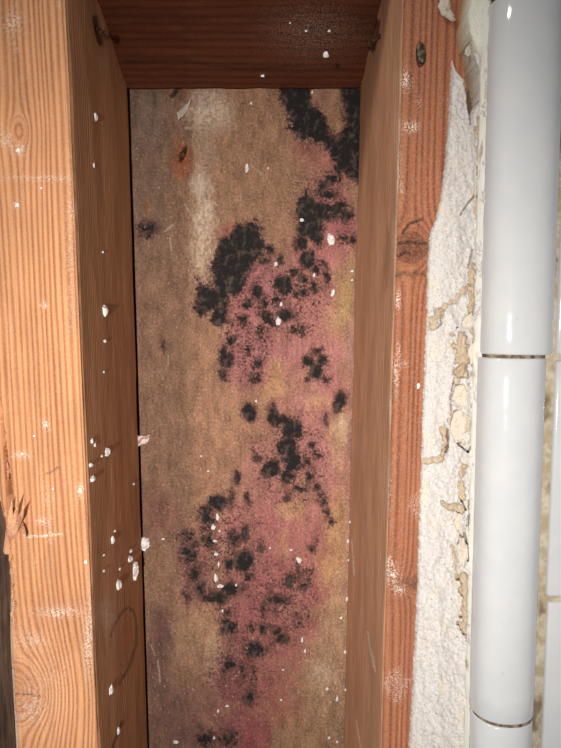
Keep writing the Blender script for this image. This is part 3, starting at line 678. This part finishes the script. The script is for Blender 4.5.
# ------------------------------------------------------------------ broken plaster between stud and trim
PL = [(474, -95), (472, -12), (470, 8), (467, 16), (470, 38), (468, 48), (473, 58), (477, 69), (480, 94), (479, 101), (474, 106), (471, 114), (468, 112), (466.7, 96), (463.5, 78.5), (456, 69), (451.6, 58),
      (450, 90), (448.5, 120), (443.5, 177), (441.6, 190), (436.5, 217), (430, 233), (427.5, 269), (426, 328), (423.5, 380), (421, 461), (419.5, 500), (418, 560), (415.8, 617), (413, 676), (407.5, 770), (401, 885),
      (472, 885), (476, 770), (478, 600), (482, 500), (485, 420), (489, 300), (492, 190), (494, 100), (496, -12), (497, -95)]
def plaster():
    st = .8
    gx = np.arange(396, 500, st); gy = np.arange(-90, 880, st)
    X, Yp = np.meshgrid(gx, gy)
    j = 1.1 * fbm(X / 5, Yp / 5, 210, 3); j2 = 1.1 * fbm(X / 5, Yp / 5, 215, 3)
    sd = poly_sdf(X + j, Yp + j2, PL)
    Lx = 455 - .0607 * Yp; Rx = 485 - .024 * Yp
    u = np.clip((X - Lx) / (Rx - Lx), -.2, 1.3)
    h = .0035 + .0165 * np.clip(u, 0, 1.1) ** 1.15
    h += .0022 * fbm(X / 14, Yp / 22, 220, 4) * np.clip(u * 4, .3, 1) + .0006 * fbm(X / 3, Yp / 3, 225, 3)
    edge_round = 1 - sstep(0, 3.0, -sd); h -= edge_round * .0016
    C = np.ones(X.shape + (3,)) * c3(210, 205, 202)
    def lay2(colr_, a):
        nonlocal C
        a = np.clip(a, 0, 1)[..., None]; C = C * (1 - a) + c3(*colr_) * a
    rough = fbm(X / 2.2, Yp / 2.2, 230, 2)
    lay2((160, 150, 144), .5 * sstep(.2, .6, rough)); lay2((92, 80, 72), .75 * sstep(.52, .66, rough))
    rough2 = fbm(X / 4.5, Yp / 5.5, 232, 3); h += .0006 * rough2; lay2((184, 172, 160), .35 * sstep(.2, .5, rough2))
    lay2((214, 204, 188), .7 * sstep(.1, .5, fbm(X / 18, Yp / 30, 235)))
    tan = np.zeros(X.shape)
    def tb(pts, w, d=.003, a=1.0):
        nonlocal tan, h
        w = w * (1 + 1.3 * fbm(X / 9, Yp / 9, 247, 2)); q = seg_dist(X, Yp, pts) + (1.5 + w) * fbm(X / 6, Yp / 6, 240, 4) + 1.2 * fbm(X / 2, Yp / 2, 244, 2)
        w = w * 1.3; k = 1 - sstep(w * .6, w * 1.15, q); tan = np.maximum(tan, k * a); h = h - k * d
    tb([(471.5, 268), (472.5, 300), (470, 312)], 3.0); tb([(435, 318), (438, 311), (449, 304), (461, 294), (468, 286)], 2.4, .0016); tb([(432, 321), (437, 316)], 4.2, .002); tb([(425, 327), (434, 327)], 1.6, .0015)
    tb([(462, 340), (461, 355), (463, 372)], 5.5, .0035); tb([(473, 330), (476, 350), (474, 366)], 2.0, .003); tb([(458, 418), (459, 432)], 6.5, .0015, .75); tb([(463, 366), (456, 384)], 2.5, .002, .8)
    tb([(444, 426), (446, 440), (442, 453)], 2.8, .002); tb([(446, 448), (438, 459), (421, 462)], 2.3, .002); tb([(462, 468), (461, 486), (463, 500)], 2.3, .0025); tb([(447, 506), (455, 507), (463, 511)], 3.3, .003)
    tb([(452, 545), (454, 562), (457, 578)], 1.4, .0015); tb([(465, 576), (466, 600), (464, 632)], 4.0, .004); tb([(477, 200), (479, 225)], 2.0, .002); tb([(478, 120), (480, 160), (479, 195)], 2.2, .0025, .9)
    tb([(468, 0), (466, 20), (470, 40)], 2.4, .001, .8); tb([(470, 660), (469, 700), (469, 750)], 1.4, .002, .7); tb([(474, 400), (475, 440)], 1.6, .003, .6); tb([(469, 515), (470, 540)], 2.0, .003, .5)
    lay2((186, 164, 134), tan * (.8 + .3 * rough))
    # smooth painted skin at the top
    skin = (1 - sstep(-.2, .35, np.hypot((X - 480) / 14, (Yp - 14) / 36) - 1))
    h = h * (1 - skin * .9) + skin * .9 * (.019 + .0012 * (X - 480) / 10); lay2((222, 220, 206), skin * .9)
    # cracks with real depth
    for pts, w in [([(447, 430), (448, 444), (445, 452)], 1.0), ([(487, 0), (488.5, 22), (487.5, 45), (484.5, 70), (482, 96)], 1.3), ([(460, 215), (467, 204), (474, 196)], .7), ([(464, 533), (467, 545), (467.5, 560)], 1.2), ([(472, 250), (468, 268)], .8),
                   ([(440, 312), (441, 324), (437, 328)], .9), ([(469, 110), (470, 124)], .9), ([(477, 330), (478, 352), (476, 368)], .9), ([(454, 378), (450, 398), (452, 425), (458, 444), (468, 452)], .7), ([(468, 452), (474, 440)], .9),
                   ([(461, 500), (466, 510)], .7), ([(468, 500), (470, 530)], .7)]:
        k = 1 - sstep(w * .4, w * 1.2, seg_dist(X, Yp, pts) + .8 * fbm(X / 4, Yp / 4, 250)); h = h - k * .0045; lay2((120, 98, 78), k * .6)
    h = np.clip(h, .0012, .03)
    V = un(X, Yp, -h)
    keep = (sd[:-1, :-1] < 0) & (sd[1:, :-1] < 0) & (sd[:-1, 1:] < 0) & (sd[1:, 1:] < 0)
    n, mm = X.shape; fc = gridfaces(n, mm).reshape(n - 1, mm - 1, 4)[keep]
    # back sheet on the stud plane and walls along the outline
    e = np.concatenate([fc[:, [0, 1]], fc[:, [1, 2]], fc[:, [2, 3]], fc[:, [3, 0]]])
    es = np.sort(e, 1); key = es[:, 0].astype(np.int64) * (n * mm) + es[:, 1]
    uq, ix, ct = np.unique(key, return_index=True, return_counts=True); bd = e[ix[ct == 1]]
    used = np.unique(fc); mp = -np.ones(n * mm, int); mp[used] = np.arange(len(used)); nu = len(used)
    Vt = V.reshape(-1, 3)[used]; bv = np.unique(bd); mb = -np.ones(n * mm, int); mb[bv] = nu + np.arange(len(bv))
    Vl = V.reshape(-1, 3)[bv].copy(); Vl[:, 1] = .0002; Vl[:, 0] -= 0
    Fc = mp[fc].tolist() + [[mp[b], mp[a], mb[a], mb[b]] for a, b in bd.tolist()]
    Cc = np.concatenate([C.reshape(-1, 3)[used], np.ones((len(bv), 3)) * c3(176, 146, 108)])
    t = NT('crumbly_plaster'); co = t.coord(); n1 = t.noise(co, 1500, 4, .7); n2 = t.noise(co, 500, 3)
    c = t.mix(.5, t.attr('paint', 'Color'), t.mix(t.ramp(n1, .28, .6), (.62, .6, .58, 1), (1.12, 1.12, 1.12, 1)), 'MULTIPLY')
    t.bump(t.math('ADD', n1, n2), .45, .0008); mat = t.out(c, .95, .1)
    return mk('plaster_edge', np.concatenate([Vt, Vl]), Fc, mat, cattr=dict(paint=Cc), origin=(un(440, 756, 0)[0], 0, zb)), mat
plast, M_plaster = plaster()
tag(plast, 'ragged broken white plaster edge running down between the right stud and the rounded tiles', 'plaster')
# loose flakes that stand off the break
for i, (pts, Y0, th_, curl) in enumerate([
    ([(459, 536), (464, 538), (468, 548), (468, 560), (464, 568), (459, 562), (457, 548)], -.0165, .0018, 4),
    ([(440, -4), (450, -4), (451, 10), (457, 20), (453, 22), (441, 16), (438, 6)], -.0004, .0022, 0),
    ([(455, 386), (464, 384), (469, 396), (468, 408), (456, 406), (453, 396)], -.0125, .0022, 2),
    ([(453, 412), (462, 409), (467, 420), (464, 440), (456, 444), (450, 432)], -.0115, .0016, 2),
    ([(470, 340), (476, 345), (477, 358), (471, 366), (468, 354)], -.0165, .0016, 4),
    ([(463, 318), (472, 312), (474, 326), (467, 330), (462, 327)], -.0150, .0018, 2),
    ([(456, 512), (461, 514), (462, 526), (457, 531), (454, 522)], -.0125, .0018, 3),
    ([(466, 47), (470, 45), (472, 52), (468, 57), (464, 54)], -.0090, .0016, 3)]):
    flake('plaster_flake', pts, Y0, th_, M_plaster, plast, jag=.7, seed=20 + i, curl=curl)

# ------------------------------------------------------------------ nails
t = NT('dull_nail'); co = t.coord(); n1 = t.noise(co, 500, 4)
c = t.mix(t.ramp(n1, .4, .65), L4(62, 56, 46), L4(120, 108, 84)); t.b.inputs['Metallic'].default_value = .6; t.bump(n1, .4, .0006); M_nail = t.out(c, .5, .5)
t = NT('rusty_nail'); co = t.coord(); n1 = t.noise(co, 700, 4)
c = t.mix(t.ramp(n1, .4, .6), L4(48, 34, 26), L4(104, 66, 40)); t.bump(n1, .5, .0006); M_rust = t.out(c, .8, .3)
def nail(loc, direction, head_r, shank_r, length, mat, label, squash=1.0, bend=0.0, spin=0.0):
    root = empty('nail', loc); tag(root, label, 'nail', 'nails in the studs')
    d = Vector(direction).normalized(); q = d.to_track_quat('Z', 'Y').to_matrix()
    if spin: q = q @ Matrix.Rotation(spin, 3, 'Z')
    def lathe(name, prof, sx=1.0):
        n = 18; V = []; Fc = []
        for (r, z) in prof:
            for k in range(n):
                a = 2 * math.pi * k / n
                V.append(np.array(q @ Vector((r * math.cos(a) * sx, r * math.sin(a) + bend * z * z * 40, z))) + np.array(loc))
        for i in range(len(prof) - 1):
            for k in range(n): Fc.append([i * n + k, i * n + (k + 1) % n, (i + 1) * n + (k + 1) % n, (i + 1) * n + k])
        Fc.append(list(range(n))[::-1]); Fc.append([(len(prof) - 1) * n + k for k in range(n)])
        return mk(name, np.array(V), Fc, mat, root)
    lathe('nail_head', [(head_r * .55, 0), (head_r * .95, .0002), (head_r, .0006), (head_r, .0010), (head_r * .9, .0015), (head_r * .35, .0017)], squash)
    lathe('shank', [(shank_r * .3, -length), (shank_r, -length * .85), (shank_r, -length * .4), (shank_r, .0002)])
    return root
p = un(421, 54, .0012); nail(tuple(p), (-.12, -1, .08), .0050, .0016, .02, M_nail, 'dull grey nail with a battered oval head sunk in the front of the reddish stud', squash=.42, spin=0.12)
p = un(101, 35, .047); p[0] += .0022; nail(tuple(p), (1, -.5, -.8), .0024, .0013, .014, M_rust, 'rusty toenail in the left stud under the blocking')
p = un(374, 42, .05); p[0] -= .0018; nail(tuple(p), (-1, -.5, -.8), .0022, .0012, .014, M_rust, 'rusty toenail in the right stud under the blocking')
p = un(182, 155, YB - .0004); nail(tuple(p), (.35, -1, -.3), .0022, .0012, .008, M_rust, 'rusty nail in a brown-ringed hole of the stained backing board')

# ------------------------------------------------------------------ white plaster crumbs stuck to the wood and the board
t = NT('white_crumb'); co = t.coord(); n1 = t.noise(co, 2.2, 3)
c = t.mix(t.ramp(n1, .3, .6), L4(236, 232, 228), L4(252, 251, 250)); t.bump(n1, .2, .1); M_crumb = t.out(c, .9, .2)
def crumb_mesh(seed, lumps):
    rnd = random.Random(seed); bm = bmesh.new()
    for k in range(lumps):
        r = 1.0 if k == 0 else rnd.uniform(.4, .75)
        off = Vector((0, 0, 0)) if k == 0 else Vector((rnd.uniform(-.8, .8), rnd.uniform(-.35, .35), rnd.uniform(-.9, .9)))
        res = bmesh.ops.create_icosphere(bm, subdivisions=2, radius=r)
        for v in res['verts']:
            nn = mnoise.noise(v.co * 1.9 + Vector((seed * 3.1, k * 5.7, 0)))
            n2 = mnoise.noise(v.co * 4.3 + Vector((seed * 1.1, k * 2.7, 4)))
            v.co = v.co * (1 + .55 * nn + .42 * n2) + off
    xs = [v.co.x for v in bm.verts]; zs = [v.co.z for v in bm.verts]; ys = [v.co.y for v in bm.verts]
    cx, cz, cy = (max(xs) + min(xs)) / 2, (max(zs) + min(zs)) / 2, (max(ys) + min(ys)) / 2
    sx, sz, sy = (max(xs) - min(xs)) / 2, (max(zs) - min(zs)) / 2, (max(ys) - min(ys)) / 2
    for v in bm.verts: v.co = Vector(((v.co.x - cx) / sx, (v.co.y - cy) / sy, (v.co.z - cz) / sz))
    me = bpy.data.meshes.new('plaster_crumb'); bm.to_mesh(me); bm.free(); me.materials.append(M_crumb); return me
CM = [crumb_mesh(s, l) for s, l in ((1, 1), (2, 1), (3, 2), (4, 3), (5, 5), (6, 6))]
def interp_face(E, B, z):
    return np.interp(-z, -E[:, 2], E[:, 0]), np.interp(-z, -B[:, 2], B[:, 0])
def on_side(E, B, px, py):
    """point of a stud's inner face seen at a photo pixel"""
    lo, hi = 0.0, DB
    for _ in range(40):
        Y = (lo + hi) / 2; q = un(px, py, Y); f_, b_ = interp_face(E, B, q[2]); xf = f_ + (b_ - f_) * Y / DB
        inside = (q[0] > xf) if E is LF else (q[0] < xf)
        if E is LF: lo, hi = (Y, hi) if q[0] > xf else (lo, Y)
        else: lo, hi = (Y, hi) if q[0] < xf else (lo, Y)
    return q
def ranked(L, ax=1): return list(enumerate(sorted(L, key=lambda q: q[ax])))
def crumb(px, py, rx, rz, where, kind, label, rot=0.0, group='loose white plaster crumbs'):
    if where == 'L': q = on_side(LF, LB, px, py); q = q + np.array([.0004, 0, 0])
    elif where == 'R': q = on_side(RF, RB, px, py); q = q - np.array([.0004, 0, 0])
    elif where == 'B': q = un(px, py, YB - .0006)
    elif where == 'F': q = un(px, py, -.0004)
    else:
        Y = .05
        for _ in range(60):
            q = un(px, py, Y); Y = Y + .5 * ((zb_back + slope * (DB - Y)) - q[2]) * -1.0
            Y = min(max(Y, .0), DB)
        q = un(px, py, Y) - np.array([0, 0, .0004])
    d = q[1] + D; s_ = d / F
    o = bpy.data.objects.new('plaster_crumb', CM[kind]); col.objects.link(o)
    th_ = min(rx, rz) * s_ * .8
    o.location = q
    if where == 'L' or where == 'R':
        k = abs(q[1] + D) / max(abs(q[0]), .03)      # a face seen at a slant: stretch along the depth
        o.scale = (rx * s_ * .95, rx * s_ * 1.7, rz * s_); o.rotation_euler = (rot, 0, 0)
    elif where == 'H': o.scale = (rx * s_, rz * s_ * 1.3, th_)
    else: o.scale = (rx * s_, th_, rz * s_); o.rotation_euler = (0, rot, 0)
    tag(o, label, 'crumb', group); return o
for a in [
 (95, 117, 2.0, 4.0, 'L', 0, 'small oval white crumb high on the inner side of the left stud', .4), (104, 311, 3.4, 6.2, 'L', 3, 'lumpy white crumb midway up the inner side of the left stud', 0),
 (106, 452, 3.4, 4.4, 'L', 2, 'largest of the white crumbs beside the paper chip, on the left stud', .5), (91, 479, 3.2, 3.2, 'L', 1, 'white crumb near the front edge of the left stud, lowest of its cluster', 0),
 (90, 465, 2.4, 2.4, 'L', 0, 'small white crumb just above the lowest of the cluster near the front edge', 0), (134, 571, 4.6, 9.5, 'L', 5, 'long knobbly white crumb at the back edge of the left stud', -.3),
 (129, 559, 3.2, 3.6, 'L', 2, 'white crumb touching the top of the long knobbly one', 0), (117.5, 585, 3.4, 6.2, 'L', 2, 'upright oval white crumb left of the long knobbly one', 0),
 (112, 540, 2.2, 4.6, 'L', 0, 'slim upright white crumb above the oval one on the left stud', 0), (110, 690, 2.4, 5.4, 'L', 1, 'slim white crumb below the knot on the inner side of the left stud', .1),
 (117.5, 731, 2.0, 4.2, 'L', 0, 'lowest slim white crumb on the inner side of the left stud', -.2),
 (144, 544, 6.0, 7.0, 'B', 5, 'big lumpy white crumb bridging the dark gap left of the board', .3),
 (331, 239, 3.8, 6.2, 'B', 3, 'biggest white crumb on the upper right of the moldy board', -.3), (278.5, 321, 2.8, 4.4, 'B', 3, 'white crumb at the centre of the board below the large mold patches', 0),
 (299, 560, 2.4, 4.0, 'B', 2, 'slanting white crumb on the pink stain above a curled mold streak', -.5), (176, 742, 3.2, 2.0, 'B', 0, 'flat white crumb at the bottom left of the board', .2),
 (247, 168, 1.8, 4.4, 'B', 0, 'slim white crumb on the clean tan area of the board', 0), (302, 220, 2.4, 1.9, 'B', 2, 'white crumb sitting on the solid black patch at upper right', 0),
 (276, 264, 2.0, 2.2, 'B', 0, 'round white crumb beside a small black spot on the board', 0), (333, 293, 1.9, 3.8, 'B', 0, 'pointed white crumb on the pink stain near the right stud', .2),
 (326, 54, 3.0, 3.2, 'H', 2, 'largest white crumb on the dark blocking at the top', 0)]:
    crumb(*a)
ORD = 'first second third fourth fifth sixth seventh eighth ninth tenth eleventh twelfth thirteenth fourteenth fifteenth sixteenth seventeenth'.split()
for k_, (x, y, a_, b_) in ranked([(91, 441, 1.6, 2.8), (94, 445, 1.2, 2.2), (104, 341, 1.6, 1.8), (93, 165, 1.0, 2.6), (114, 531, 1.3, 1.2), (103, 555, 1.1, 1.1), (103, 571, 1.2, 1.2), (119, 569, 1.2, 1.4), (130, 551, 1.8, 1.8), (102, 252, 1.2, 1.2), (103, 372, .9, 1.4), (101, 456, 1.2, 1.4), (133, 484, 1.2, 1.2)]):
    crumb(x, y, a_, b_, 'L', 1, f'{ORD[k_]} tiny white speck from the top on the inner side of the left stud', group='specks on the inner side of the left stud')
for i, (x, y, a_, b_) in ranked([(216, 517, 1.7, 4.2), (214.6, 527, 1.8, 3.0), (219, 531, 1.8, 1.4), (213.5, 541, 2.2, 1.6), (217, 554, 1.7, 1.9), (217, 564.5, 1.4, 3.2), (217, 578, 2.0, 5.0), (220, 586, 2.6, 2.0), (221, 611, 1.3, 2.2)]):
    crumb(x + (1.6, -1.2, .6, 1.5, -.8)[i % 5], y, a_ * (1.0, 1.4, .8)[i % 3], b_, 'B', (2, 3, 4)[i % 3], f'{ORD[i]} white crumb from the top in the vertical trail on the lower mold', group='crumb trail on the lower mold')
SPB = [(281, 304, 1.6, 2.4), (352, 271, 1.7, 1.2), (352, 280, 1.3, 1.2), (314, 275, 1.3, 2.2), (251, 103, 1.3, 1.6), (312, 92, 1.2, 1.6), (256, 401, 1.2, 1.6), (163, 539, 2.0, 1.0), (208, 471, 1.4, 1.0), (201, 456, 1.2, 1.2), (291, 550, 1.6, 1.2), (270, 548, 1.2, 1.2),
                       (283, 670, 1.4, 1.0), (281, 700, 1.6, 1.2), (327, 689, 1.8, 1.6), (337, 699, 1.4, 3.0), (329, 738, 1.6, 1.6), (337, 742, 1.4, 1.4), (218, 711, 1.2, 2.2), (227, 706, 2.0, 1.2), (214, 738, 1.3, 1.8), (302, 640, 1.3, 3.0), (305, 651, 1.2, 2.2), (341, 618, 1.6, 1.6), (236, 585, 1.2, 1.6), (268, 168, 1.0, 1.0)]
for half, sel in (('upper', [q for q in SPB if q[1] < 500]), ('lower', [q for q in SPB if q[1] >= 500])):
    for k_, (x, y, a_, b_) in ranked(sel):
        crumb(x, y, a_, b_, 'B', 1, f'{ORD[k_]} tiny white speck from the top on the {half} part of the moldy board', group='specks on the backing board')
for k_, (x, y, a_, b_) in ranked([(348.5, 541, 1.5, 2.2), (347.5, 599, 1.5, 2.8), (345.5, 652, 1.8, 1.8), (350.5, 522, 1.2, 1.6), (349.0, 560, 1.0, 1.4), (346, 690, 1.1, 1.3)]):
    crumb(x, y, a_, b_, 'R', 1, f'{ORD[k_]} tiny white speck from the top in the seam of board and right stud', group='specks along the right stud seam')
for k_, (x, y, a_, b_) in ranked([(329, 30, 1.4, 1.2), (306, 30, 1.3, 1.1), (262.5, 75, 1.8, 1.2), (290, 22, .9, .8)], 0):
    crumb(x, y, a_, b_, 'H', 1, f'{ORD[k_]} tiny white speck from the left on the dark blocking at the top', group='specks on the blocking')
for k_, (x, y, a_, b_) in ranked([(85.6, 562, 2.0, 2.0), (17, 205, 2.2, 2.0), (18, 150, 2.4, 2.0), (80, 491, 2.4, 2.6), (41, 188, 1.2, 1.2), (46, 425, 1.6, 1.4), (22, 454, 1.5, 1.4), (53, 489, 1.3, 1.3), (34, 436, 1.4, 1.2)]):
    crumb(x, y, a_, b_, 'F', 1, f'{ORD[k_]} tiny white speck from the top on the pale front of the left stud', group='specks on the front of the left stud')
crumb(418.5, 386, 1.6, 3.0, 'F', 0, 'lone white crumb on the front of the reddish stud by the plaster edge', 0)

# pinkish chip of torn paper in the seam
t = NT('chip_paper'); co = t.coord(); n1 = t.noise(co, 350, 2)
c = t.mix(t.ramp(n1, .48, .6), L4(232, 222, 214), L4(196, 140, 124)); M_chip = t.out(c, .9, .2)
ch_ = flake('paper_chip', [(137, 435), (143, 436), (150.5, 434.5), (148, 443), (138, 446.5)], YB - .0008, .0016, M_chip, jag=.5, seed=9)
tag(ch_, 'pinkish white torn paper chip at the left edge of the moldy board', 'chip')
